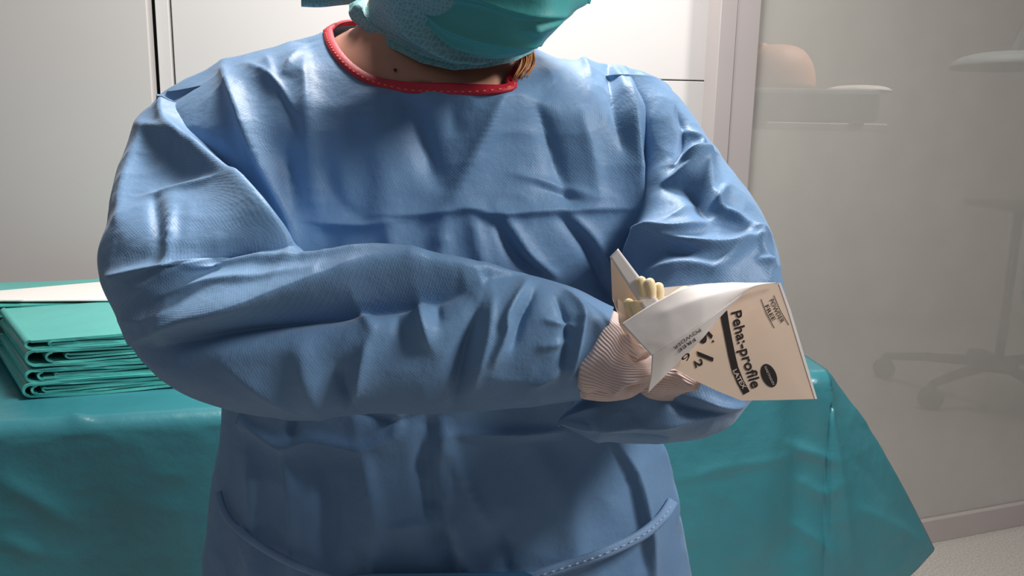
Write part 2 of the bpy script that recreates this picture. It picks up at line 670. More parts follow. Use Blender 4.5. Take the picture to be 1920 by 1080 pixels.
box_obj('tray', hub + Zv * 0.78 + np.array([0.15, 0, 0]), (0.30, 0, 0), (0, 0.22, 0), (0, 0, 0.015), M['steel'], st, 0.006)
cl = mesh_from('hanging_cloth', [tuple(hub + np.array(v)) for v in
                                 [(-0.11, -0.235, 0.80), (0.5, -0.235, 0.80), (0.5, -0.24, 0.17), (0.16, -0.24, 0.19), (-0.09, -0.24, 0.36)]],
               [(0, 1, 2, 3, 4)], M['pack'])
tag(cl, 'grey-green cloth hanging over the wheeled stand behind frosted glass', 'cloth')
sm = cl.modifiers.new('thickness', 'SOLIDIFY')
sm.thickness = 0.004

lc = W(1893, 128, 3.7)
lampo = tag(empty('examination_lamp', lc), 'grey dish-shaped lamp head on an arm behind the frosted glass', 'lamp')
dome('lamp_head', (lc[0], 3.7, lc[2]), 0.24, 0.24, 0.07, M['grey_pad'], lampo)
join_grids('lamp_arm', [tube_grid([lc + Zv * 0.05, lc + Zv * 0.35 + np.array([0.1, 0, 0]), (lc[0] + 0.12, 3.7, 2.8)], 0.02, 12)], M['steel'], lampo)

# ------------------------------------------------------------------ table, drape
ZT = 0.85
A0, A1 = onZ(0, 798, ZT), onZ(1560, 700, ZT)
te = unit(A1 - A0)
tn = np.array([-te[1], te[0], 0])
TL = float(np.dot(A1 - A0, te))
TD, TDR = 0.74, 0.445                                 # depth at the left and at the right end
tbl = tag(empty('instrument_table', A0 + te * 0.5), 'steel table hidden under the teal drape behind the gowned person', 'table')
tc4 = [(-0.42, 0.012), (TL - 0.01, 0.012), (TL - 0.01, TDR - 0.012), (-0.42, TD - 0.012)]
tv = [A0 + te * u + tn * v - Zv * h for h in (0.006, 0.03) for u, v in tc4]
mesh_from('tabletop', tv, [(0, 1, 2, 3), (4, 7, 6, 5), (0, 4, 5, 1), (1, 5, 6, 2), (2, 6, 7, 3), (3, 7, 4, 0)], M['steel'], tbl, smooth=False)
for u, v in tc4:
    p = A0 + te * (u + (0.05 if u < 0 else -0.05)) + tn * (v + (0.05 if v < 0.1 else -0.06))
    join_grids('leg', [tube_grid([(p[0], p[1], 0), (p[0], p[1], ZT - 0.03)], 0.016, 12)], M['steel'], tbl)

HEM = 0.30
NH = 90
prof = []                                              # (across, height): from the back edge to the hem
for v in np.linspace(TD, 0.03, 30):
    prof.append((v, ZT))
for t in np.linspace(0, math.pi / 2, 14)[1:]:
    prof.append((0.03 - 0.03 * math.sin(t), ZT - 0.03 + 0.03 * math.cos(t)))
nt0 = len(prof) - 1
for h in np.linspace(ZT - 0.03, HEM, NH)[1:]:
    prof.append((-0.05 * ((ZT - 0.03 - h) / 0.5), h))
us = np.linspace(-0.45, TL, 260)
G = np.zeros((len(prof), len(us), 3))
for i, (v, h) in enumerate(prof):
    wob = max(0, (ZT - 0.05 - h)) * 0.05
    kr = np.clip((us - TL + 0.9) / 0.9, 0, 1)
    vv = v if v <= 0.03 else 0.03 + (v - 0.03) * (1 - kr * (1 - (TDR - 0.03) / (TD - 0.03)))
    vv = np.broadcast_to(vv, us.shape)
    G[i] = A0 + te * (us + kr * 0.2 * np.maximum(0, vv))[:, None] + tn * vv[:, None]
    G[i, :, 2] = h
    G[i] -= tn * (wob * (np.sin(us * 9 + 1.2 + h * 2) + 0.5 * np.sin(us * 21 + h * 3)))[:, None]
drape_folds = [
    ([(120, 770), (170, 790)], 3, 8, 14), ([(140, 765), (145, 800)], 2.5, 6, 6),
    ([(0, 895), (60, 930), (130, 975)], 4, 20, 26), ([(1250, 905), (1400, 868), (1530, 850)], 2.0, 7, 7),
    ([(1475, 830), (1520, 848), (1565, 862)], 5, 10, 14), ([(1500, 900), (1545, 925), (1570, 905)], 4, 12, 16),
    ([(1490, 720), (1500, 860), (1490, 1060)], -9, 40, 30, 1.8), ([(1440, 740), (1430, 900), (1420, 1080)], 6, 40, 40, 1.8),
    ([(1545, 720), (1570, 860), (1600, 1080)], 7, 16, 26), ([(1480, 980), (1540, 1020), (1570, 1060)], 4, 14, 14),
    ([(1520, 690), (1535, 760), (1540, 830)], 4, 14, 14), ([(0, 1010), (80, 1040)], 3, 10, 16),
]
# corner cone and right-hand side
top_row = nt0
C = G[top_row, -1]
hang = len(prof) - top_row
Fe = onZ(1752, 1034, 0.0)
Ept = W(1752, 1030, 1.74)
cols = []
f = np.linspace(0, 1, hang)
front_last = G[top_row:, -1].copy()
C2 = A0 + te * (TL + 0.012) + tn * 0.03 + Zv * 0
C2[2] = ZT - 0.006
for k in np.linspace(0, 1, 42)[1:]:
    B = front_last[-1] * (1 - k) + Ept * k
    T = front_last[0] * (1 - k) + C2 * k
    c = T + (B - T) * f[:, None]
    c -= tn * (0.028 * np.sin(k * math.pi) * np.sin(f * 1.9))[:, None]
    c += (np.array([0, 0, 1.0]) * (0.03 * k * np.sin(f * math.pi) * 0.8)[:, None])
    cols.append(c)
Sb = A0 + te * (TL + 0.05) + tn * 0.16
Sb[2] = HEM + 0.03
edge = cols[-1]
for k in np.linspace(0, 1, 16)[1:]:
    T = C2 * (1 - k) + (A0 + te * (TL + 0.032) + tn * 0.10 + Zv * (ZT - 0.006 - A0[2])) * k
    B = Ept * (1 - k) + Sb * k
    c = T + (B - T) * f[:, None]
    cols.append(c)
for v in np.linspace(0.12, TDR, 20):
    T = A0 + te * (TL + 0.012 + 0.2 * v) + tn * v
    T[2] = ZT - 0.006
    B = A0 + te * (TL + 0.05 + 0.2 * v + 0.02 * math.sin(v * 20)) + tn * v
    B[2] = HEM + 0.03
    cols.append(T + (B - T) * f[:, None])
side = np.stack(cols, 1)
G2 = np.concatenate([G[top_row:], side], 1)
G2 = wrinkle(G2, False, drape_folds + [
    ([(1585, 740), (1640, 830), (1740, 1000)], 3, 12, 10), ([(1605, 950), (1680, 985), (1740, 1025)], 4, 12, 30),
    ([(1600, 860), (1640, 900), (1720, 1010)], -3, 20, 20), ([(1612, 770), (1625, 800)], 3, 6, 8)], 1.6, 14, 3)
Gt = wrinkle(G[:top_row + 1], False, drape_folds, 0.5, 10, 4)
Gt[-1] = G2[0, :len(us)]
V = np.concatenate([Gt.reshape(-1, 3), G2.reshape(-1, 3)])
F = grid_faces(Gt.shape[0], Gt.shape[1], False) + grid_faces(G2.shape[0], G2.shape[1], False, Gt.shape[0] * Gt.shape[1])
# right edge strip of the top
dr = mesh_from('table_drape', V, F, M['drape'])
bm = bmesh.new()
bm.from_mesh(dr.data)
bmesh.ops.remove_doubles(bm, verts=bm.verts, dist=1e-5)
bm.to_mesh(dr.data)
bm.free()
sm = dr.modifiers.new('thickness', 'SOLIDIFY')
sm.thickness = 0.0012
sm.offset = 0
tag(dr, 'teal surgical drape spread over the table, hanging to a pointed corner at right', 'drape')

# ------------------------------------------------------------------ folded packs on the table
P0, P1 = onZ(62, 748, ZT + 0.002), onZ(352, 716, ZT + 0.002)
pe = unit(P1 - P0)
pe = unit([0.93, 0.33, 0])
pn = unit([-0.63, 0.78, 0])


def ribbon(name, path, t, v0, v1, mat, parent, seed=0):
    """folded sheet: a path in (along, height) thickened by t and drawn from v0 to v1 in depth"""
    path = np.asarray(path, float)
    T = np.gradient(path, axis=0)
    T /= np.maximum(1e-9, np.linalg.norm(T, axis=1, keepdims=True))
    Nn = np.stack([-T[:, 1], T[:, 0]], -1)
    loop = np.concatenate([path + Nn * t / 2, (path - Nn * t / 2)[::-1]])
    rows = []
    for v in np.linspace(v0, v1, 10):
        q = P0 + pe * loop[:, :1] + pn * v + Zv * loop[:, 1:]
        q = q + pn * (0.004 * (vnoise(np.stack([loop[:, 0] * 30, loop[:, 1] * 90, np.full(len(loop), seed)], -1), seed) - 0.5))[:, None]
        rows.append(q)
    return grid_obj(name, np.array(rows), True, mat, parent, caps=False), loop


def upath(x0, x1, z0, z1, seed, sag=0.002):
    r = (z1 - z0) / 2
    xs = np.linspace(x1, x0 + r, 26)
    lo = np.stack([xs, z0 + sag * np.sin(xs * 17 + seed)], -1)
    tt = np.linspace(-math.pi / 2, math.pi / 2, 14)[1:-1]
    arc = np.stack([x0 + r - r * 1.3 * np.cos(tt), (z0 + z1) / 2 + r * np.sin(tt)], -1)
    hi = np.stack([xs[::-1], z1 + sag * np.sin(xs[::-1] * 14 + seed * 2)], -1)
    return np.concatenate([lo, arc, hi])


def cap_ribbon(o):
    bm = bmesh.new()
    bm.from_mesh(o.data)
    bmesh.ops.holes_fill(bm, edges=[e for e in bm.edges if e.is_boundary], sides=0)
    bm.to_mesh(o.data)
    bm.free()


def folded_pack(label, z, h, x0, x1, v0, v1, layers, seed):
    root = tag(empty('folded_drape', P0 + pe * x0 + Zv * z), label, 'folded drape', 'folded teal drapes on the table')
    for i, (dx, a0, a1, t) in enumerate(layers):
        o, loop = ribbon('cloth_fold', upath(x0 + dx, x1 - 0.002 * i, z + h * a0, z + h * a1, seed + i), t, v0 + 0.001 * i, v1, M['pack'], root, seed + i)
        n = len(loop)
        me = o.data
        bm = bmesh.new()
        bm.from_mesh(me)
        bm.verts.ensure_lookup_table()
        half = n // 2
        for base in (0, 9 * n):
            for j in range(half - 1):
                try:
                    bm.faces.new([bm.verts[base + j], bm.verts[base + j + 1], bm.verts[base + n - 2 - j], bm.verts[base + n - 1 - j]])
                except ValueError:
                    pass
        bmesh.ops.recalc_face_normals(bm, faces=bm.faces)
        bm.to_mesh(me)
        bm.free()
        for p in me.polygons:
            p.use_smooth = False
    return root


lay = [(0.0, 0.03, 0.50, 0.0045), (0.012, 0.12, 0.42, 0.004), (0.028, 0.20, 0.33, 0.0035),
       (0.006, 0.56, 0.98, 0.0045), (0.024, 0.64, 0.90, 0.004), (0.05, 0.71, 0.82, 0.0035)]
folded_pack('lower folded teal drape of the stack, resting on the table drape', 0.002, 0.050, -0.01, 0.46, 0.0, 0.33, lay, 3)
lay2 = [(0.0, 0.03, 0.60, 0.0045), (0.03, 0.14, 0.50, 0.004), (0.06, 0.24, 0.40, 0.0035), (0.0, 0.68, 0.97, 0.0045), (0.035, 0.76, 0.89, 0.004)]
folded_pack('upper folded teal drape with smooth top, lying on another folded drape', 0.058, 0.048, 0.0, 0.48, 0.004, 0.33, lay2, 9)
folded_pack('teal folded drape behind the stack, mostly under a white sheet', 0.004, 0.104, -0.45, 0.46, 0.345, 0.66,
            [(0.0, 0.02, 0.985, 0.003), (0.02, 0.2, 0.8, 0.004), (0.04, 0.4, 0.6, 0.004)], 14)
zs = ZT + 0.002 + 0.1115
c4 = [onZ(-60, 552, zs), onZ(192, 530, zs), onZ(262, 564, zs), onZ(-60, 566, zs)]
ws = mesh_from('white_sheet', c4 + [p + Zv * 0.0025 for p in c4], [(0, 1, 2, 3), (4, 7, 6, 5), (0, 4, 5, 1), (1, 5, 6, 2), (2, 6, 7, 3), (3, 7, 4, 0)], M['sheet'], smooth=False)
tag(ws, 'white sheet lying on the folded teal drapes', 'sheet')
zs2 = zs + 0.003
c4 = [onZ(-70, 535, zs2), onZ(-4, 549, zs2), onZ(44, 564.5, zs2), onZ(-70, 565, zs2)]
ws = mesh_from('white_sheet_flap', c4 + [p + Zv * 0.0025 for p in c4], [(0, 1, 2, 3), (4, 7, 6, 5), (0, 4, 5, 1), (1, 5, 6, 2), (2, 6, 7, 3), (3, 7, 4, 0)], M['sheet'], smooth=False)
tag(ws, 'small white sheet overlapping the larger white sheet at the left edge', 'sheet')

# ------------------------------------------------------------------ the person
YB = 0.86
person = tag(empty('person', (W(800, 600, YB)[0], YB, 0)),
             'person in blue surgical gown, teal mask and cap, holding a glove wrapper', 'person')
NS = 440                                                # points around the torso: left, front, right, back


def ell_ring(L, R, bF, bB, dzF=0.0, dzB=0.0, e=0.82):
    t = np.arange(NS) / NS
    th = math.pi - 0 + 2 * math.pi * t
    c, s = np.cos(th), np.sin(th)                       # t=0 left (c=-1), .25 front (s=-1), .5 right
    c = np.sign(c) * np.abs(c) ** e
    C = (L + R) / 2
    sf = np.clip(-s, 0, 1) ** e
    sb = np.clip(s, 0, 1) ** e
    P = C + c[:, None] * (R - L) / 2
    P[:, 1] += -bF * sf + bB * sb
    P[:, 2] += dzF * sf + dzB * sb
    return P


neck_front = [(622, 57, .865), (628, 78, .83), (645, 105, .80), (672, 130, .78), (708, 148, .765), (765, 156, .752), (850, 158, .748), (943, 163, .752),
              (950, 150, .77), (968, 122, .80), (985, 102, .865)]
neck_back = [(985, 102, .865), (975, 75, .91), (900, 48, .945), (780, 38, .95), (680, 40, .935), (640, 44, .90), (622, 57, .865)]
nf = catmull(np.array([W(*p) for p in neck_front]), 80)
nb_ = catmull(np.array([W(*p) for p in neck_back]), 50)
ring0 = np.concatenate([polyresample(nf, NS // 2 + 1)[:-1], polyresample(nb_, NS // 2 + 1)[:-1]])
mpx = lambda dpx, Y: dpx / FPX * Y
rows = [ring0]
ringS = ell_ring(W(296, 188, YB), W(1258, 172, YB), .115, .11, -mpx(105, .75), -0.05, 0.8)
# shoulder slope between neckline and shoulder tips
for k, lift in ((0.33, 0.006), (0.66, 0.010)):
    m = ring0 * (1 - k) + ringS * k
    m[:, 2] += lift
    rows.append(m)
rows.append(ringS)
TROWS = [((338, 290), (1256, 280), .125, .11, -mpx(85, .75)), ((395, 400), (1236, 400), .135, .11, -mpx(45, .75)),
         ((425, 520), (1222, 520), .132, .11, -mpx(15, .75)), ((432, 650), (1218, 650), .122, .11, 0), ((427, 770), (1226, 770), .115, .11, 0),
         ((411, 900), (1256, 900), .125, .12, 0), ((388, 1080), (1292, 1080), .135, .13, 0)]
for (l, r, bF, bB, dz) in TROWS:
    rows.append(ell_ring(W(l[0], l[1], YB), W(r[0], r[1], YB), bF, bB, dz))
last = rows[-1]
for zz, grow in ((0.72, 1.04), (0.38, 1.10)):
    q = (last - last.mean(0)) * grow + last.mean(0)
    q[:, 2] = zz
    rows.append(q)
TG0 = catmull(np.array(rows), 400)
torso_folds = [
    # left shoulder and armhole edge
    ([(421, 136), (478, 271), (546, 406), (566, 505)], 13, 26, 16), ([(575, 96), (582, 232), (600, 405)], 7, 20, 30),
    ([(527, 175), (575, 266)], -6, 18, 14), ([(536, 281), (556, 410)], -8, 20, 16), ([(464, 128), (527, 168), (570, 258)], 6, 16, 18),
    ([(570, 92), (536, 150)], 5, 14, 14), ([(610, 70), (560, 82)], -5, 7, 7), ([(600, 84), (556, 98)], -4, 6, 6),
    ([(500, 110), (520, 150)], 3, 12, 12), ([(640, 250), (650, 400)], 3, 30, 30, 1.8),
    # centre of the chest
    ([(762, 185), (791, 267), (815, 345)], -9, 26, 16, 1.5), ([(700, 200), (720, 320), (735, 420)], 5, 40, 40, 1.8),
    ([(947, 173), (884, 311), (842, 391)], 7, 26, 26), ([(845, 190), (855, 260)], -3, 16, 16),
    ([(1009, 195), (1044, 302), (1070, 385)], -8, 18, 22), ([(1085, 200), (1110, 300), (1120, 380)], 4, 20, 30),
    ([(1138, 118), (1150, 200), (1166, 285)], -8, 16, 12), ([(1173, 150), (1185, 302), (1180, 470)], 14, 16, 30),
    ([(1080, 95), (1110, 150)], 4, 16, 10), ([(1010, 120), (1040, 160)], 3, 12, 12), ([(1200, 150), (1235, 210), (1235, 300)], 9, 16, 16),
    ([(1150, 130), (1165, 190)], 5, 10, 12), ([(1245, 210), (1232, 300), (1215, 400)], -8, 12, 16),
    ([(964, 324), (1040, 345), (1102, 364)], 3, 8, 12), ([(1000, 345), (1090, 380)], -2.5, 8, 8),
    # crease across the chest and folds under it
    ([(730, 408), (833, 402), (884, 394), (929, 405), (1044, 397), (1176, 392)], 5, 30, 7),
    ([(600, 420), (680, 424), (735, 420)], 4, 24, 7), ([(600, 300), (640, 380), (690, 420)], -3, 24, 24),
    ([(835, 405), (829, 505)], 6, 8, 14), ([(884, 400), (911, 510)], 5, 8, 14), ([(929, 410), (969, 478), (1022, 520)], -8, 9, 12),
    ([(945, 405), (992, 475), (1045, 520)], 6, 9, 12), ([(1053, 405), (1102, 463), (1138, 545)], -8, 9, 12), ([(1068, 402), (1118, 460), (1152, 540)], 5, 10, 12),
    ([(733, 420), (742, 515)], 5, 6, 14), ([(790, 420), (795, 510)], -3, 14, 14), ([(650, 440), (600, 480), (560, 500)], -4, 20, 20),
    # below the arms
    ([(460, 790), (530, 833), (585, 822), (680, 836), (745, 812)], 5, 8, 16), ([(845, 811), (950, 809), (1052, 806)], 4, 7, 12),
    ([(550, 780), (545, 815)], -5, 7, 9), ([(680, 838), (706, 965), (708, 1085)], 6, 8, 18), ([(535, 838), (548, 960), (548, 1065)], 4, 14, 14),
    ([(812, 765), (796, 860), (815, 965), (848, 1085)], -11, 18, 9), ([(835, 800), (828, 880), (850, 985), (880, 1085)], 8, 10, 24),
    ([(840, 812), (862, 880), (912, 980)], 6, 8, 12), ([(815, 770), (815, 900)], 5, 6, 8), ([(745, 760), (742, 815)], 4, 8, 8),
    ([(1150, 828), (1187, 905), (1222, 1085)], 7, 30, 4), ([(935, 990), (950, 1075)], -4, 12, 12), ([(720, 995), (800, 975)], 3, 6, 10),
    ([(640, 760), (740, 790), (810, 770)], -3, 12, 12), ([(455, 770), (460, 800)], 4, 8, 8), ([(1235, 830), (1258, 900), (1265, 980)], 4, 10, 10),
    ([(1000, 840), (1060, 940), (1080, 1060)], 4, 40, 50, 1.8), ([(600, 860), (620, 960), (610, 1060)], -4, 36, 36, 1.8),
    ([(470, 860), (480, 950), (470, 1060)], 4, 22, 26, 1.6),
]
torso_folds = [(p, a * 1.5, l * .8, r * .8) + tuple(x) if min(q[1] for q in p) > 755 else (p, a, l, r) + tuple(x) for (p, a, l, r, *x) in torso_folds]
TG = wrinkle(TG0, True, torso_folds, 3.2, 17, 11)
kk = np.clip((np.arange(len(TG)) - 6) / 22, 0, 1)[:, None, None]       # flat along the bound neckline
TG = TG0 * (1 - kk) + TG * kk
gown = grid_obj('gown', TG, True, M['gown'], person, solid=0.0008)


def sleeve_grid(secs, n, m=220, e=0.86):
    K = np.array([[*W(a[0], a[1], Y), *W(b[0], b[1], Y + dy), th] for (a, b, Y, dy, th) in secs])
    K = catmull(K, n)
    A, B, th = K[:, :3], K[:, 3:6], K[:, 6]
    C = (A + B) / 2
    T = np.gradient(C, axis=0)
    T = T / np.linalg.norm(T, axis=1, keepdims=True)
    for _ in range(12):
        T[1:-1] = (T[:-2] + T[1:-1] + T[2:]) / 3
    ph = np.linspace(0, 2 * np.pi, m, endpoint=False)
    G = np.zeros((n, m, 3))
    for i in range(n):
        h = (A[i] - B[i]) / 2
        vdir = unit(EYE - C[i])
        d = np.cross(h, T[i])
        d = unit(d) if np.linalg.norm(d) > 1e-6 else vdir
        if d @ vdir < 0:
            d = -d
        d = unit(d + 0.9 * vdir)
        d = unit(d - unit(h) * (d @ unit(h)))
        c, s = np.cos(ph), np.sin(ph)
        c = np.sign(c) * np.abs(c) ** e
        s = np.sign(s) * np.abs(s) ** e
        G[i] = C[i] + c[:, None] * h + s[:, None] * d * th[i]
    return G


secL = [((330, 168), (455, 140), .86, 0, .045), ((277, 222), (500, 225), .85, .03, .055), ((236, 335), (532, 340), .81, .02, .062), ((222, 440), (556, 450), .76, 0, .070),
        ((218, 522), (560, 500), .72, -.03, .070), ((240, 590), (520, 492), .695, -.01, .062), ((280, 656), (500, 487), .68, 0, .058), ((345, 722), (540, 494), .668, 0, .060),
        ((440, 758), (610, 508), .66, 0, .058), ((570, 779), (700, 518), .653, 0, .056), ((690, 768), (800, 517), .648, 0, .054), ((820, 768), (900, 512), .643, 0, .050),
        ((950, 757), (1000, 521), .638, 0, .046), ((1040, 750), (1078, 541), .634, 0, .040), ((1090, 746), (1150, 578), .63, 0, .032)]
left_folds = [
    ([(276, 245), (325, 275), (430, 396), (540, 500)], 14, 34, 30), ([(308, 170), (320, 247), (392, 338), (469, 435), (540, 500)], 10, 24, 14),
    ([(400, 200), (470, 320), (530, 440)], -16, 40, 30, 1.7), ([(281, 372), (363, 370), (430, 394)], 6, 8, 20), ([(292, 377), (297, 473)], -6, 12, 8), ([(322, 394), (322, 505)], 7, 8, 12),
    ([(276, 252), (250, 330), (225, 430)], 6, 16, 30), ([(205, 520), (300, 500), (380, 488)], 6, 10, 22), ([(240, 560), (320, 520), (390, 490)], 4, 12, 12),
    # overlapping bag of the upper sleeve on the forearm
    ([(300, 632), (370, 612), (480, 590), (605, 566), (720, 545), (900, 526)], 19, 60, 6, 1.5),
    ([(360, 505), (480, 512), (560, 526), (670, 534), (800, 530)], 6, 16, 7), ([(300, 560), (400, 540), (500, 545), (600, 550)], 4, 20, 8),
    ([(330, 640), (420, 622), (560, 594), (720, 562), (860, 540)], -13, 7, 34, 1.5),
    ([(225, 600), (290, 600), (350, 590)], 3, 16, 16),
    ([(780, 552), (792, 600), (806, 650)], 8, 20, 12), ([(815, 560), (822, 610)], -5, 12, 12), ([(895, 575), (870, 650), (848, 765)], -9, 22, 16),
    ([(925, 560), (915, 640), (880, 740)], 5, 16, 22), ([(985, 535), (955, 590), (952, 625), (925, 680)], 6, 10, 10), ([(1000, 545), (975, 600), (960, 650)], -6, 12, 9),
    ([(660, 560), (690, 600), (700, 620)], 5, 14, 18), ([(632, 690), (640, 730), (665, 770)], -7, 14, 12), ([(690, 640), (670, 720), (650, 775)], 6, 24, 18),
    ([(560, 640), (580, 720), (600, 775)], 4, 30, 30, 1.7), ([(1060, 545), (1090, 585), (1085, 640), (1070, 700)], 6, 8, 10), ([(1045, 560), (1062, 620), (1050, 700)], -5, 9, 9),
    ([(1020, 600), (1075, 612)], 3, 5, 6), ([(1010, 650), (1070, 640)], 3, 6, 8), ([(1000, 720), (1060, 690)], 4, 8, 10), ([(740, 585), (760, 640)], -3, 14, 14),
    ([(420, 680), (500, 740), (560, 775)], 3, 30, 20), ([(350, 650), (450, 660), (560, 640)], 2.5, 30, 30, 1.7),
]
LG = wrinkle(sleeve_grid(secL, 420), True, left_folds, 2.8, 17, 21)
grid_obj('sleeve', LG, True, M['gown'], gown, solid=0.0008)

secR = [((1236, 160), (1120, 150), .86, 0, .05), ((1290, 222), (1160, 250), .85, 0, .07), ((1346, 312), (1180, 360), .825, 0, .075), ((1396, 398), (1185, 440), .79, -.01, .075),
        ((1434, 470), (1180, 510), .76, -.02, .066), ((1448, 545), (1180, 575), .73, -.02, .070), ((1452, 640), (1170, 630), .70, -.01, .066), ((1424, 715), (1150, 680), .685, 0, .060),
        ((1394, 758), (1115, 722), .675, 0, .055), ((1352, 803), (1080, 752), .668, 0, .046), ((1250, 827), (1052, 786), .662, 0, .034), ((1120, 825), (1050, 797), .658, 0, .018)]
right_folds = [
    ([(1181, 500), (1222, 447), (1275, 440), (1328, 421)], 9, 26, 14), ([(1218, 446), (1283, 466), (1357, 475), (1420, 455)], 9, 18, 10),
    ([(1328, 299), (1341, 381), (1395, 432), (1432, 490), (1440, 530)], 6, 8, 10), ([(1275, 309), (1328, 297)], 9, 12, 6), ([(1240, 345), (1285, 322), (1328, 298)], 6, 12, 16),
    ([(1240, 350), (1290, 352), (1320, 400), (1326, 420)], -8, 20, 20, 1.6), ([(1280, 240), (1310, 270), (1300, 300)], 5, 8, 8), ([(1335, 390), (1360, 350)], 6, 7, 8),
    ([(1336, 515), (1385, 470), (1400, 440)], 5, 10, 12), ([(1365, 400), (1400, 430), (1420, 452)], 5, 8, 6), ([(1200, 520), (1280, 500), (1340, 510)], 5, 16, 16),
    ([(1270, 200), (1285, 260), (1262, 320)], -6, 8, 10), ([(1380, 400), (1410, 460)], -4, 6, 8), ([(1300, 380), (1250, 430), (1200, 480)], 4, 12, 20),
    ([(1250, 470), (1300, 480)], -5, 10, 10), ([(1405, 440), (1440, 455)], 4, 6, 6), ([(1415, 490), (1450, 500)], 4, 5, 6),
    ([(1300, 742), (1350, 756), (1392, 757)], 5, 8, 12), ([(1230, 730), (1290, 770), (1360, 770)], -6, 12, 14), ([(1060, 795), (1150, 800), (1260, 790), (1370, 770)], 5, 16, 14),
    ([(1120, 765), (1060, 790)], 4, 8, 8), ([(1180, 760), (1200, 800)], -3, 14, 14), ([(1100, 790), (1160, 818), (1250, 815)], -3, 8, 8),
]
RG = wrinkle(sleeve_grid(secR, 340), True, right_folds, 3.0, 20, 31)
grid_obj('sleeve', RG, True, M['gown'], gown, solid=0.0008)

# red neck binding
nr = np.concatenate([polyresample(nf, 120)[:-1], polyresample(nb_, 80)[:-1]])
ctr = nr.mean(0)
out = nr - ctr
out[:, 2] = 0
out /= np.linalg.norm(out, axis=1, keepdims=True)
dn = np.array([0, -0.25, -1.0])
TGn = TG0[4][np.linspace(0, NS - 1, len(nr)).astype(int)]
tdir = TG0[14][np.round(np.linspace(0, NS, len(nr), endpoint=False)).astype(int) % NS] - ring0[np.round(np.linspace(0, NS, len(nr), endpoint=False)).astype(int) % NS]
for _ in range(30):
    tdir = (np.roll(tdir, 1, 0) + tdir + np.roll(tdir, -1, 0)) / 3
tan_ = np.roll(nr, -1, 0) - np.roll(nr, 1, 0)
tan_ /= np.maximum(1e-9, np.linalg.norm(tan_, axis=1, keepdims=True))
tdir = tdir - tan_ * (tdir * tan_).sum(1, keepdims=True)
tdir /= np.linalg.norm(tdir, axis=1, keepdims=True)
frm = np.array([0, -1, 0.35])
rows_b = []
bw = 0.0092
for k, lift in ((-0.12, 0.000), (-0.10, .0022), (0.0, .0030), (0.5, .0032), (0.95, .0028), (1.0, .001), (0.9, -.001), (0.3, -.0015), (-0.1, -.0012)):
    nrm = np.cross(tdir, np.roll(nr, -1, 0) - np.roll(nr, 1, 0))
    nrm /= np.linalg.norm(nrm, axis=1, keepdims=True)
    nrm *= np.sign((nrm * np.array([0, -1, 0.6])).sum(1, keepdims=True).mean())
    rows_b.append(nr + tdir * bw * k + nrm * lift)
GB = np.array(rows_b)
bind = grid_obj('neck_binding', GB, True, M['red'], gown)
segs = []
for i in range(4, 116, 2):
    p, q = GB[4][i] * .35 + GB[3][i] * .65, GB[4][i + 1] * .35 + GB[3][i + 1] * .65
    q = p + (q - p) * 0.9
    segs.append(tube_grid([p, q], 0.0006, 6))
join_grids('stitching', segs, M['stitch'], bind)

# waist ties
def strip(name, pts, wpx, mat, parent, lift=0.004, nn=60, thick=0.0012):
    P = catmull(np.array([[*W(x, y, Y)] for x, y, Y in pts]), nn)
    uv = project(P)
    d = np.gradient(uv, axis=0)
    d /= np.linalg.norm(d, axis=1, keepdims=True)
    perp = np.stack([-d[:, 1], d[:, 0]], -1)
    wv = (_rt * perp[:, :1] - _up * perp[:, 1:]) * (np.asarray(wpx) / FPX * P[:, 1:2])
    G = np.stack([P - wv / 2, P - wv / 4 - _fw * 0.0015, P + wv / 4 - _fw * 0.0015, P + wv / 2], 1)
    o = grid_obj(name, G, False, mat, parent, solid=thick)
    return o, G


def front_Y(px, py):                                     # distance of the gown's front at a pixel
    UV = project(TG[:, :NS // 2].reshape(-1, 3))
    d = ((UV - np.array([px, py])) ** 2).sum(1)
    i = np.argsort(d)[:6]
    return float(TG[:, :NS // 2].reshape(-1, 3)[i, 1].min())


tl = [(409, 922), (418, 952), (437, 982), (478, 1016), (540, 1052), (610, 1080), (680, 1105)]
o, g = strip('waist_tie', [(x, y, front_Y(x, y) - 0.008) for x, y in tl], 14, M['tie'], gown)
tr = [(1264, 938), (1240, 972), (1200, 1005), (1130, 1038), (1060, 1062), (985, 1086), (930, 1104)]
o, g = strip('waist_tie', [(x, y, front_Y(x, y) - (0.022 if 1100 < x < 1230 else 0.010)) for x, y in tr], 24, M['tie'], gown)
join_grids('stitching', [tube_grid([g[i, 1] * .5 + g[i, 2] * .5 - _fw * .001, g[i + 1, 1] * .5 + g[i + 1, 2] * .5 - _fw * .001][:2], 0.0005, 5) for i in range(4, 56, 2)], M['pale_stitch'], o)
yc = front_Y(860, 1075) - 0.012
cc = [W(655, 1079, yc), W(700, 1076, yc), W(985, 1073, yc), W(1000, 1080, yc), W(1000, 1160, yc), W(655, 1160, yc)]
mesh_from('tie_card', cc + [p + np.array([0, 0.001, 0]) for p in cc], [(0, 1, 2, 3, 4, 5), (6, 11, 10, 9, 8, 7)] + [(i, (i + 1) % 6, 6 + (i + 1) % 6, 6 + i) for i in range(6)], M['card'], gown, smooth=False)

# ---- body: one surface, mostly under the gown
bparts = []
inner = [TG0[i] for i in (8, 40, 80, 120, 160, 200, 240, 280, 320)]


def inset(r, d):
    c = r.mean(0)
    v = r - c
    l = np.linalg.norm(v, axis=1, keepdims=True)
    return c + v * np.maximum(0.3, (l - d) / l)


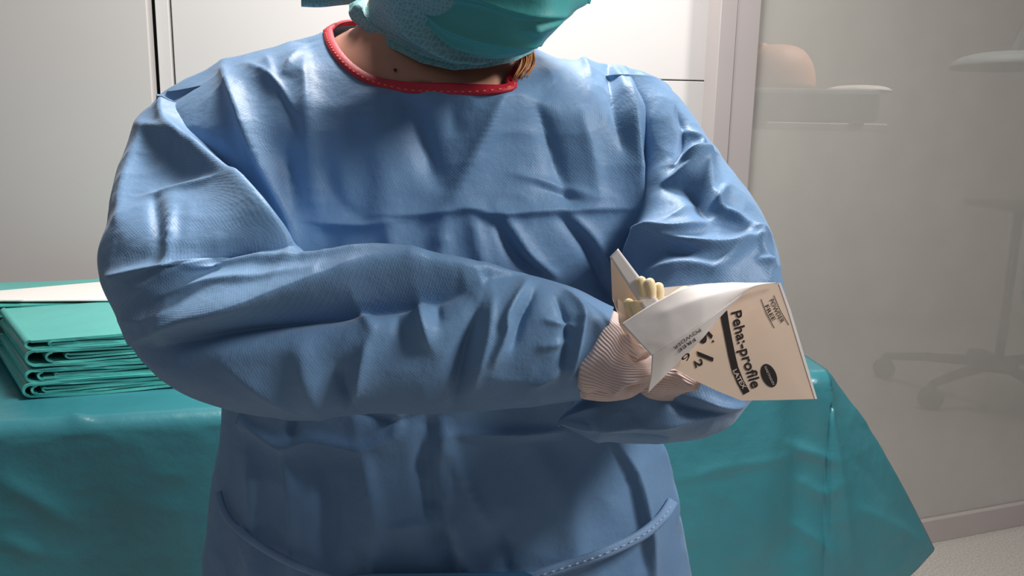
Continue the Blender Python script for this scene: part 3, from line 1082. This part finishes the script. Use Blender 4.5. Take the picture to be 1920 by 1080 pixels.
HC = W(885, -120, .80)                                    # head centre
fdir = unit([0.22, -0.80, -0.42])                         # where the face looks
hup = unit(np.array([0.10, -0.42, 0.9]) - fdir * np.dot([0.10, -0.42, 0.9], fdir))
hr = np.cross(fdir, hup)
nk0 = ell_ring(W(668, 52, .875), W(975, 80, .875), .085, .07, -.012, 0.02, 1.0)
nk1 = ell_ring(W(700, -10, .865), W(985, 10, .865), .075, .07, 0, 0, 1.0)
nk2 = ell_ring(W(740, -90, .85), W(985, -80, .85), .065, .07, 0, 0, 1.0)
ch = inset(ring0, 0.006)
ch[:, 2] -= 0.004
brings = [nk2, nk1, nk0, ch] + [inset(r, 0.022) for r in inner]
bparts.append(catmull(np.array(brings), 90)[:, ::4])


def head_grid(infl=0.0, n=40, m=72, lo=-1.0):
    G = []
    for i in range(n):
        t = lo * math.pi / 2 + (1 - lo) * math.pi / 2 * i / (n - 1)
        s, c = math.sin(t), max(0.002, math.cos(t))
        ph = np.linspace(0, 2 * np.pi, m, endpoint=False)
        w = (0.076 + infl) * c * (1.0 if s > 0 else 1 - 0.16 * s * s)
        dpt = (0.096 + infl) * c
        jaw = np.where(np.cos(ph) > 0, 1 + 0.10 * max(0, -s), 1 - 0.1 * max(0, -s))
        P = HC + hup * (0.118 + infl) * s + hr * (w * np.sin(ph))[:, None] + fdir * (dpt * np.cos(ph) * jaw)[:, None]
        G.append(P)
    return np.array(G)


bparts.append(head_grid())
nose = HC + fdir * 0.092 - hup * 0.02
bparts.append(tube_grid(np.array([HC + fdir * 0.09 + hup * 0.02, nose + fdir * 0.012, nose + fdir * 0.004 - hup * 0.014]), [0.008, 0.013, 0.010], 10))
for sgn in (-1, 1):
    e = HC + hr * sgn * 0.078 - hup * 0.005
    bparts.append(tube_grid(np.array([e - hup * 0.028, e, e + hup * 0.03]), [0.008, 0.014, 0.012], 10, 0.5))
# arms and hands along the sleeves
for secs, cut in ((secL, 14), (secR, 9)):
    path = np.array([(W(a[0], a[1], Y) + W(b[0], b[1], Y)) / 2 for (a, b, Y, dy, th) in secs[:cut]])
    path = catmull(path[1:], 40)
    path[:, 1] += 0.012
    bparts.append(tube_grid(path, np.linspace(0.034, 0.020, 40), 16))


def hand(wrist, tips, spread, k_=1.0):
    """palm and five bent fingers"""
    wrist = np.asarray(wrist)
    for k, (tip, kn) in enumerate(tips):
        tip, kn = np.asarray(tip), np.asarray(kn)
        bparts.append(tube_grid(catmull(np.array([wrist, kn, (kn + tip) / 2 + spread, tip]), 14), k_ * np.array([.014] * 5 + [.0095] * 5 + [.008] * 3 + [.005]), 10))


hand(W(1095, 665, .628), [(W(1205, 655 + 14 * i, .60), W(1160, 628 + 24 * i, .625)) for i in range(4)] + [(W(1208, 690, .585), W(1150, 715, .605))], np.array([0, -0.006, 0]))
hand(W(1225, 742, .655), [(W(1282 + 6 * i, 704 + 5 * i, .612), W(1250 + 9 * i, 722 + 4 * i, .635)) for i in range(4)] + [(W(1268, 706, .608), W(1240, 728, .625))], np.array([0, 0.0, 0]), 0.7)
# legs
base = rows[-2].mean(0)
for sgn in (-1, 1):
    x = base[0] + sgn * 0.095
    bparts.append(tube_grid([(x, YB, 0.9), (x, YB, 0.7), (x, YB - .01, 0.48), (x, YB + .01, 0.28), (x, YB + .01, 0.05)], [0.085, 0.08, 0.055, 0.05, 0.036], 18))
    bparts.append(tube_grid([(x, YB + 0.05, 0.045), (x, YB - 0.05, 0.045), (x, YB - 0.15, 0.035)], [0.035, 0.04, 0.03], 14, 0.9))
body = join_grids('body', bparts, M['skin'], person)
rm = body.modifiers.new('remesh', 'REMESH')
rm.mode = 'VOXEL'
rm.voxel_size = 0.006
rm.use_smooth_shade = True
sm = body.modifiers.new('smooth', 'SMOOTH')
sm.iterations = 4
dg = bpy.context.evaluated_depsgraph_get()
me = bpy.data.meshes.new_from_object(body.evaluated_get(dg))
body.modifiers.clear()
body.data = me
ml = W(741, 131, .772)
mole = join_grids('mole', [tube_grid([ml + np.array([0, .01, 0]), ml + np.array([0, -.004, 0])], [.0022, .0012], 10)], M['mole'], body)
for sgn in (-1, 1):
    x = base[0] + sgn * 0.095
    join_grids('shoe', [catmull(tube_grid([(x, YB + 0.10, 0.045), (x, YB + 0.03, 0.05), (x, YB - 0.1, 0.045), (x, YB - 0.19, 0.03)], [0.035, 0.046, 0.05, 0.028], 18, 0.95), 20)], M['shoe'], person)
    join_grids('trouser_leg', [tube_grid([(x, YB, 0.88), (x, YB, 0.5), (x, YB + 0.01, 0.1)], [0.098, 0.085, 0.07], 24)], M['trouser'], person)

# ---- cap: hood around the head, under the chin and over the neck
low_front = [(655, 8, .87), (660, 38, .845), (690, 62, .815), (735, 92, .785), (790, 118, .762), (850, 131, .748), (915, 126, .742), (965, 115, .75), (1000, 98, .775), (1020, 60, .82), (1025, 10, .87)]
low_back = [(1025, 10, .87), (1000, -20, .92), (900, -35, .955), (780, -30, .95), (690, -12, .91), (655, 8, .87)]
MC = 160
lf = polyresample(np.array([W(*p) for p in low_front]), MC // 2 + 1)[:-1]
lb = polyresample(np.array([W(*p) for p in low_back]), MC // 2 + 1)[:-1]
r_low = np.concatenate([lf, lb])


def head_ring(s, infl):
    """ring of the head with the same order: left, front, right, back"""
    t = math.asin(max(-1, min(1, s)))
    c = max(0.01, math.cos(t))
    th = math.pi + 2 * math.pi * np.arange(MC) / MC
    w, dpt = (0.076 + infl) * c, (0.096 + infl) * c
    rr = hr if hr[0] > 0 else -hr
    return HC + hup * (0.118 + infl) * s + rr * (w * np.cos(th))[:, None] - fdir * (dpt * np.sin(th))[:, None]


crow = [r_low, r_low * 0.72 + head_ring(-0.55, .022) * 0.28 + Zv * 0.004, r_low * .35 + head_ring(-0.5, .022) * .65, head_ring(-0.25, .022), head_ring(0.1, .022), head_ring(0.45, .022), head_ring(0.75, .022), head_ring(0.93, .022), head_ring(0.999, .022)]
CG = catmull(np.array(crow), 150)
CG = wrinkle(CG, True, [([(725, 30), (770, 62), (850, 105), (930, 112)], 7, 16, 7), ([(700, 60), (780, 100), (860, 122)], -3, 10, 10), ([(760, 0), (800, 50), (880, 100)], -6, 14, 12),
                        ([(665, 10), (690, 30), (685, 50)], 4, 8, 8), ([(655, 30), (680, 20)], 4, 6, 6), ([(690, 5), (720, 35), (760, 70)], -3, 14, 14)], 0.7, 30, 5)
capg = CG
# opening for the eyes: leave out the faces in front of the face
r_, c_ = CG.shape[:2]
Fc = []
opening = HC + fdir * 0.1 + hup * 0.01
for fc in grid_faces(r_, c_, True):
    m = sum(CG.reshape(-1, 3)[i] for i in fc) / 4
    dd = m - opening
    if abs(dd @ hr) < 0.062 and -0.03 < dd @ hup < 0.036 and (m - HC) @ fdir > 0.03:
        continue
    Fc.append(fc)
ring_l = np.linalg.norm(np.diff(np.concatenate([CG, CG[:, :1]], 1), axis=1), axis=-1).mean(0)
uvv = np.concatenate([[0], np.cumsum(ring_l)])[:c_]
uvu = np.concatenate([[0], np.cumsum(np.linalg.norm(np.diff(CG.mean(1), axis=0), axis=1))])
cap = mesh_from('surgical_cap', CG.reshape(-1, 3), Fc, M['cap'], person, uv=np.stack(np.broadcast_arrays(uvv[None, :], uvu[:, None]), -1).reshape(-1, 2))
sm = cap.modifiers.new('thickness', 'SOLIDIFY')
sm.thickness = 0.0008
o, g = strip('cap_tie', [(566, -3, .90), (600, -2, .90), (640, -6, .895), (700, -12, .89)], 30, M['cap'], cap)

# ---- face mask
mrows = [
    [(778, -8), (800, 40), (842, 82), (905, 105), (968, 106), (1012, 84), (1050, 44), (1102, 6)],
    [(776, -20), (812, 20), (860, 52), (925, 78), (990, 82), (1035, 56), (1070, 26), (1106, -8)],
    [(776, -40), (825, -8), (880, 18), (950, 40), (1015, 42), (1055, 22), (1082, -4), (1108, -28)],
    [(780, -70), (835, -50), (900, -30), (970, -12), (1030, -16), (1066, -34), (1088, -50), (1108, -66)],
    [(790, -110), (850, -100), (915, -90), (985, -80), (1040, -85), (1072, -95), (1090, -104), (1104, -112)],
    [(800, -150), (860, -160), (925, -160), (990, -158), (1035, -156), (1066, -154), (1084, -152), (1098, -150)],
]
mdep = [[.775, .745, .725, .708, .705, .715, .745, .80], [.77, .735, .71, .69, .686, .70, .735, .80], [.77, .728, .70, .677, .67, .69, .73, .80],
        [.77, .725, .693, .668, .66, .682, .73, .80], [.77, .724, .692, .667, .66, .685, .735, .80], [.775, .73, .70, .68, .675, .70, .745, .80]]
MK = np.array([[W(x, y, d) for (x, y), d in zip(r, dr)] for r, dr in zip(mrows, mdep)])
MG = catmull(MK, 120)
MG = np.swapaxes(catmull(np.swapaxes(MG, 0, 1), 160), 0, 1)
MG = wrinkle(MG, False, [([(785, 4), (832, 48), (905, 74), (1025, 84)], 5, 18, 4), ([(800, -10), (892, 2), (983, 25), (1072, 28)], 5, 20, 4), ([(985, 55), (1030, 42), (1075, 30)], 4, 8, 10),
                         ([(800, 40), (862, 88), (960, 98)], 3, 12, 5), ([(1000, 30), (1010, 60)], 2, 10, 10), ([(1050, 40), (1090, 15)], -3, 6, 6)], 0.8, 30, 8)
mask = grid_obj('face_mask', MG, False, M['mask'], person, solid=0.001)
edge_t = tube_grid(np.concatenate([MG[::4, -1]]), 0.0022, 8)
join_grids('mask_edge', [edge_t], M['mask'], mask)
join_grids('mask_edge', [tube_grid(MG[::4, 0], 0.002, 8)], M['mask'], mask)
loops = []
for col, sgn in ((0, -1), (-1, 1)):
    e = HC + hr * (0.1 if (hr[0] > 0) == (sgn > 0) else -0.1) + hup * 0.0
    loops.append(tube_grid(catmull(np.array([MG[10, col], (MG[10, col] + e) / 2 - hup * 0.01, e, (MG[-4, col] + e) / 2 + hup * .01, MG[-4, col]]), 24), 0.0016, 6))
for lp in loops:
    join_grids('ear_loop', [lp], M['mask'], mask)

# ---- hair wisp beside the neck
hs = []
rng = random.Random(2)
for i in range(46):
    x = 968 + rng.random() * 28
    yb = 138 + rng.random() * 12 - (x - 985) * 0.3
    Y = .775 + rng.random() * .02
    p = np.array([W(x - 4 + rng.uniform(-3, 3), 70, Y + .02), W(x + 6, 100, Y), W(x + 5 + rng.uniform(-2, 3), 122, Y - .012), W(x - 8 + rng.uniform(-5, 3), yb, Y - .018)])
    hs.append(tube_grid(catmull(p, 12), np.linspace(.0011, .0003, 12), 5))
hair = join_grids('hair', hs, M['hair'], person)

# ---- knitted cuffs over the hands
def cuff(secs, folds, seed):
    G = sleeve_grid(secs, 120, 160, 0.9)
    G = wrinkle(G, True, folds, 0.5, 40, seed)
    return grid_obj('knit_cuff', G, True, M['knit'], gown, caps=True)


cuff([((1062, 735), (1120, 585), .632, 0, .028), ((1088, 742), (1148, 584), .628, 0, .032), ((1112, 748), (1168, 602), .622, 0, .036), ((1150, 750), (1182, 622), .615, 0, .036),
      ((1188, 742), (1200, 640), .605, 0, .031), ((1215, 724), (1218, 655), .597, 0, .022), ((1227, 708), (1228, 675), .592, 0, .008)],
     [([(1150, 735), (1185, 708), (1225, 690)], 6, 14, 14), ([(1165, 722), (1195, 728), (1215, 722)], -5, 8, 8), ([(1178, 660), (1195, 672), (1222, 664)], -5, 8, 10),
      ([(1095, 650), (1100, 690), (1100, 740)], 4, 12, 20), ([(1165, 600), (1178, 640), (1190, 660)], 3, 10, 10), ([(1085, 730), (1110, 738), (1150, 742)], -3, 6, 8)], 3)
cuff([((1180, 775), (1240, 735), .655, 0, .022), ((1205, 765), (1262, 715), .64, 0, .026), ((1235, 748), (1282, 692), .622, 0, .024), ((1268, 738), (1300, 690), .61, 0, .018),
      ((1296, 733), (1312, 706), .602, 0, .012), ((1308, 728), (1316, 716), .60, 0, .004)], [([(1262, 690), (1285, 715), (1308, 728)], 3, 8, 8)], 6)

# ------------------------------------------------------------------ glove wrapper and gloves
wrapper = tag(empty('glove_wrapper', W(1350, 650, .585)), 'opened printed paper glove wrapper held in the cuffed hands', 'wrapper')


def sheet(name, pts, mat, parent, thick=0.0005, n=1):
    V = [W(*p) for p in pts]
    o = mesh_from(name, V, [tuple(range(len(V)))], mat, parent, smooth=False)
    s = o.modifiers.new('thickness', 'SOLIDIFY')
    s.thickness = thick
    s.offset = 0
    return o


def patch(name, rows_, mat, parent, nr_=24, nc=24, thick=0.0005, rough=0.0, folds=()):
    K = np.array([[W(*p) for p in r] for r in rows_])
    G = catmull(K, nr_) if len(K) > 2 else np.array([K[0] * (1 - t) + K[-1] * t for t in np.linspace(0, 1, nr_)])
    G = np.swapaxes(catmull(np.swapaxes(G, 0, 1), nc), 0, 1)
    G = wrinkle(G, False, list(folds), rough, 40, 2)
    return grid_obj(name, G, False, mat, parent, solid=thick), G


# printed front panel
pp0, pp1, pp2 = W(1464, 531, .592), W(1532, 748, .575), W(1268, 668, .577)
pnrm = unit(np.cross(pp1 - pp0, pp2 - pp0))
if pnrm[1] > 0:
    pnrm = -pnrm


def onP(px, py, lift=0.0):
    return onPlane(px, py, pp0 + pnrm * lift, pnrm)


def ppoly(name, pts, mat, parent, lift=0.0, thick=0.0005):
    V = [onP(x, y, lift) for x, y in pts]
    o = mesh_from(name, V, [tuple(range(len(V)))], mat, parent, smooth=False)
    if thick:
        s = o.modifiers.new('thickness', 'SOLIDIFY')
        s.thickness = thick
        s.offset = 0
    return o


panel = ppoly('printed_panel', [(1464, 531), (1482, 580), (1500, 640), (1518, 700), (1532, 748), (1460, 750), (1390, 751), (1345, 733), (1300, 712), (1262, 690), (1262, 660), (1290, 560), (1400, 534)], M['printed'], wrapper)
ppoly('panel_rim', [(1464, 531), (1482, 580), (1500, 640), (1518, 700), (1532, 748), (1528, 748), (1513, 700), (1495, 641), (1477, 581), (1460, 532)], M['paper'], panel, 0.0004, 0.0004)
# back leaf of the wrapper
K = [onP(1464, 531, -0.010), onP(1530, 747, -0.004), onP(1390, 749, -0.006), onP(1262, 690, -0.012), onP(1200, 600, -0.02), onP(1235, 540, -0.022), onP(1330, 531, -0.018)]
o = mesh_from('back_leaf', K, [tuple(range(7))], M['paper'], wrapper, smooth=False)
s = o.modifiers.new('thickness', 'SOLIDIFY')
s.thickness = 0.0005
# white turned-over flap
patch('folded_flap', [[(1165, 607, .570), (1238, 562, .568), (1312, 534, .572), (1462, 530, .588)], [(1192, 636, .562), (1262, 598, .560), (1335, 562, .564), (1430, 533, .584)],
                      [(1222, 667, .560), (1275, 634, .559), (1332, 594, .563), (1398, 545, .580)]], M['paper'], wrapper, 24, 40, 0.0005, 0.5,
      [([(1240, 590), (1380, 538)], 1.0, 14, 10)])
flap2, FLAP = patch('folded_flap', [[(1222, 667, .560), (1275, 634, .559), (1332, 594, .563), (1398, 545, .580)], [(1220, 702, .568), (1262, 668, .567), (1318, 628, .570), (1360, 582, .580)],
                      [(1214, 736, .575), (1250, 700, .574), (1300, 652, .576), (1330, 612, .580)]], M['paper'], wrapper, 20, 30, 0.0005, 0.3)
# upright strip and the sheer leaf behind it
patch('paper_strip', [[(1143, 482, .600), (1180, 540, .592), (1214, 590, .580)], [(1159, 466, .600), (1200, 520, .592), (1242, 572, .580)]], M['paper'], wrapper, 6, 20, 0.0006)
sheet('sheer_leaf', [(1145, 486, .606), (1178, 530, .603), (1205, 575, .598), (1190, 612, .60), (1165, 606, .60), (1148, 560, .606)], M['printed'], wrapper)
sheet('inner_leaf', [(1158, 560, .604), (1200, 590, .602), (1208, 640, .598), (1185, 650, .598), (1160, 605, .602)], M['printed'], wrapper)


def lettering(name, text, org, end, cap_px, mat, parent, lift, bold=0.0, flip=1, condense=None):
    """flat lettering on the printed panel: baseline from org to end"""
    cu = bpy.data.curves.new(name, 'FONT')
    cu.body = text
    cu.size = 1.0
    cu.offset = bold
    cu.resolution_u = 3
    tmp = bpy.data.objects.new(name, cu)
    COL.objects.link(tmp)
    dg_ = bpy.context.evaluated_depsgraph_get()
    me_ = bpy.data.meshes.new_from_object(tmp.evaluated_get(dg_))
    bpy.data.objects.remove(tmp)
    n_ = len(me_.vertices)
    co_ = np.empty(n_ * 3)
    me_.vertices.foreach_get('co', co_)
    co_ = co_.reshape(-1, 3)
    org, end = np.array(org, float), np.array(end, float)
    L_ = np.linalg.norm(end - org)
    d_ = (end - org) / L_
    u_ = np.array([d_[1], -d_[0]]) * flip                # letters' up, a quarter turn from the baseline
    x0, x1 = co_[:, 0].min(), co_[:, 0].max()
    out_ = []
    for v in co_:
        t_ = (v[0] - x0) / (x1 - x0)
        bow = 0.02 * L_ * math.sin(math.pi * t_)
        q = org + d_ * (t_ * L_) + u_ * (v[1] / 0.69 * cap_px) - u_ * bow
        out_.append(onP(q[0], q[1], lift))
    me_.vertices.foreach_set('co', np.array(out_).ravel())
    me_.materials.clear()
    me_.materials.append(mat)
    return new_obj(name, me_, parent)


lettering('lettering', 'Peha:-profile', (1371, 586), (1410, 729), 19.5, M['ink'], panel, 0.0007, 0.018)
bar = [(1357, 591), (1362, 615), (1367, 640), (1372, 665), (1378, 690), (1388, 715), (1400, 737)]
L_, R_ = [], []
for i, p in enumerate(bar):
    q0, q1 = np.array(bar[max(0, i - 1)]), np.array(bar[min(len(bar) - 1, i + 1)])
    d = (q1 - q0) / np.linalg.norm(q1 - q0)
    w_ = np.array([d[1], -d[0]]) * 6.5
    L_.append(tuple(np.array(p) - w_))
    R_.append(tuple(np.array(p) + w_))
R_[0] = (R_[0][0], R_[0][1] - 8)
ppoly('print_bar', L_ + R_[::-1], M['ink'], panel, 0.0006, 0)
lettering('lettering', 'LATEX', (1374, 695), (1393, 730), 8, M['paper_ink'], panel, 0.0009, 0.02)
t = np.linspace(0, 2 * np.pi, 36, endpoint=False)
ax = np.array([0.40, 0.916])
ay = np.array([0.916, -0.40])
ppoly('print_oval', [tuple(np.array([1442, 704]) + ax * 23 * math.cos(q) + ay * 13.5 * math.sin(q)) for q in t], M['ink'], panel, 0.0006, 0)
lettering('lettering', 'HARTMANN', (1433, 688), (1449, 722), 4.5, M['paper_ink'], panel, 0.0009, 0.0)
lettering('lettering', 'POWDER', (1443, 563), (1465, 606), 7.5, M['ink'], panel, 0.0007, 0.01)
lettering('lettering', 'FREE', (1434, 574), (1449, 602), 7.5, M['ink'], panel, 0.0007, 0.01)
for p, q in (((1451, 554), (1479, 609)), ((1427, 561), (1452, 615))):
    p, q = np.array(p), np.array(q)
    m = (p + q) / 2 + np.array([-2.0, 1.0])
    n_ = np.array([0.6, -0.25])
    ppoly('print_line', [tuple(p - n_), tuple(m - n_), tuple(q - n_), tuple(q + n_), tuple(m + n_), tuple(p + n_)], M['ink'], panel, 0.0006, 0)
ppoly('print_slash', [(1306, 658), (1338, 671), (1337, 678), (1309, 667)], M['ink'], panel, 0.0007, 0)
lettering('lettering', '2', (1301, 676), (1305, 690), 15, M['ink'], panel, 0.0007, 0.02)
lettering('lettering', '6', (1306, 618), (1313, 646), 26, M['ink'], panel, 0.0007, 0.03)
lettering('lettering', "'", (1330, 641), (1332, 645), 8, M['ink'], panel, 0.0007, 0.02)

def flap_text(name, text, org, end, cap_px, mat, parent, Yf):
    o_ = lettering(name, text, org, end, cap_px, mat, parent, 0.0)
    me_ = o_.data
    for v in me_.vertices:
        q = project(np.array(v.co)[None])[0]
        v.co = Vector(W(q[0], q[1], Yf(q[0], q[1])))
    return o_


FG = FLAP.reshape(-1, 3)
FUV = project(FG)


def flapY(x, y):
    d = ((FUV - np.array([x, y])) ** 2).sum(1)
    i = np.argsort(d)[:4]
    wv = 1 / (d[i] + 1)
    return float((FG[i, 1] * wv).sum() / wv.sum()) - 0.0016


flap_text('lettering', 'POWDER', (1312, 616), (1262, 652), 6, M['ink'], flap2, flapY)
flap_text('lettering', 'FREE', (1302, 634), (1270, 657), 6, M['ink'], flap2, flapY)
flap_text('lettering', '6', (1290, 660), (1276, 672), 12, M['ink'], flap2, flapY)

# gloves: palm and five fingers each
def glove(label, palm, fingers, cuff_pts):
    root = tag(empty('latex_glove', W(*palm[0])), label, 'glove', 'cream latex gloves in the wrapper')
    join_grids('palm', [tube_grid(catmull(np.array([W(*p) for p in palm]), 16), np.linspace(.014, .017, 16), 16, 0.35, up=(0, -1, 0.2))], M['latex'], root)
    for f in fingers:
        P = catmull(np.array([W(*p) for p in f]), 14)
        r = np.array([.0042] * 4 + [.0036] * 3 + [.0040] * 3 + [.0042, .0038, .003, .0012])
        join_grids('finger', [tube_grid(P, r, 10, 0.7, up=(0, -1, 0.2))], M['latex'], root)
    return root


glove('cream latex glove poking its fingers out of the wrapper', [(1225, 610, .585), (1225, 585, .588), (1222, 560, .59)],
      [[(1215, 585, .588), (1208, 550, .588), (1200, 518, .59)], [(1222, 580, .586), (1222, 545, .586), (1214, 522, .588)], [(1232, 580, .587), (1236, 550, .587), (1232, 530, .59)],
       [(1240, 580, .588), (1264, 558, .588), (1293, 541, .59)], [(1205, 610, .592), (1185, 585, .594), (1176, 560, .596)]], None)
glove('cream latex glove lying flat inside the wrapper behind the print',
      [(1290, 690, .586), (1320, 660, .5875), (1345, 630, .590)],
      [[(1340, 640, .590), (1380, 610, .592), (1425, 575, .596)], [(1345, 650, .590), (1390, 630, .591), (1440, 615, .594)], [(1345, 665, .589), (1395, 660, .589), (1450, 660, .591)],
       [(1335, 680, .588), (1380, 690, .588), (1420, 700, .588)], [(1305, 650, .588), (1320, 610, .591), (1345, 575, .595)]], None)
# put every empty at the base of its thing
bpy.context.view_layer.update()
for o in list(bpy.data.objects):
    if o.type == 'EMPTY' and 'base' in o:
        b = Vector(o['base'])
        del o['base']
        o.location = b
        for ch in o.children:
            ch.matrix_parent_inverse = Matrix.Translation(-b)
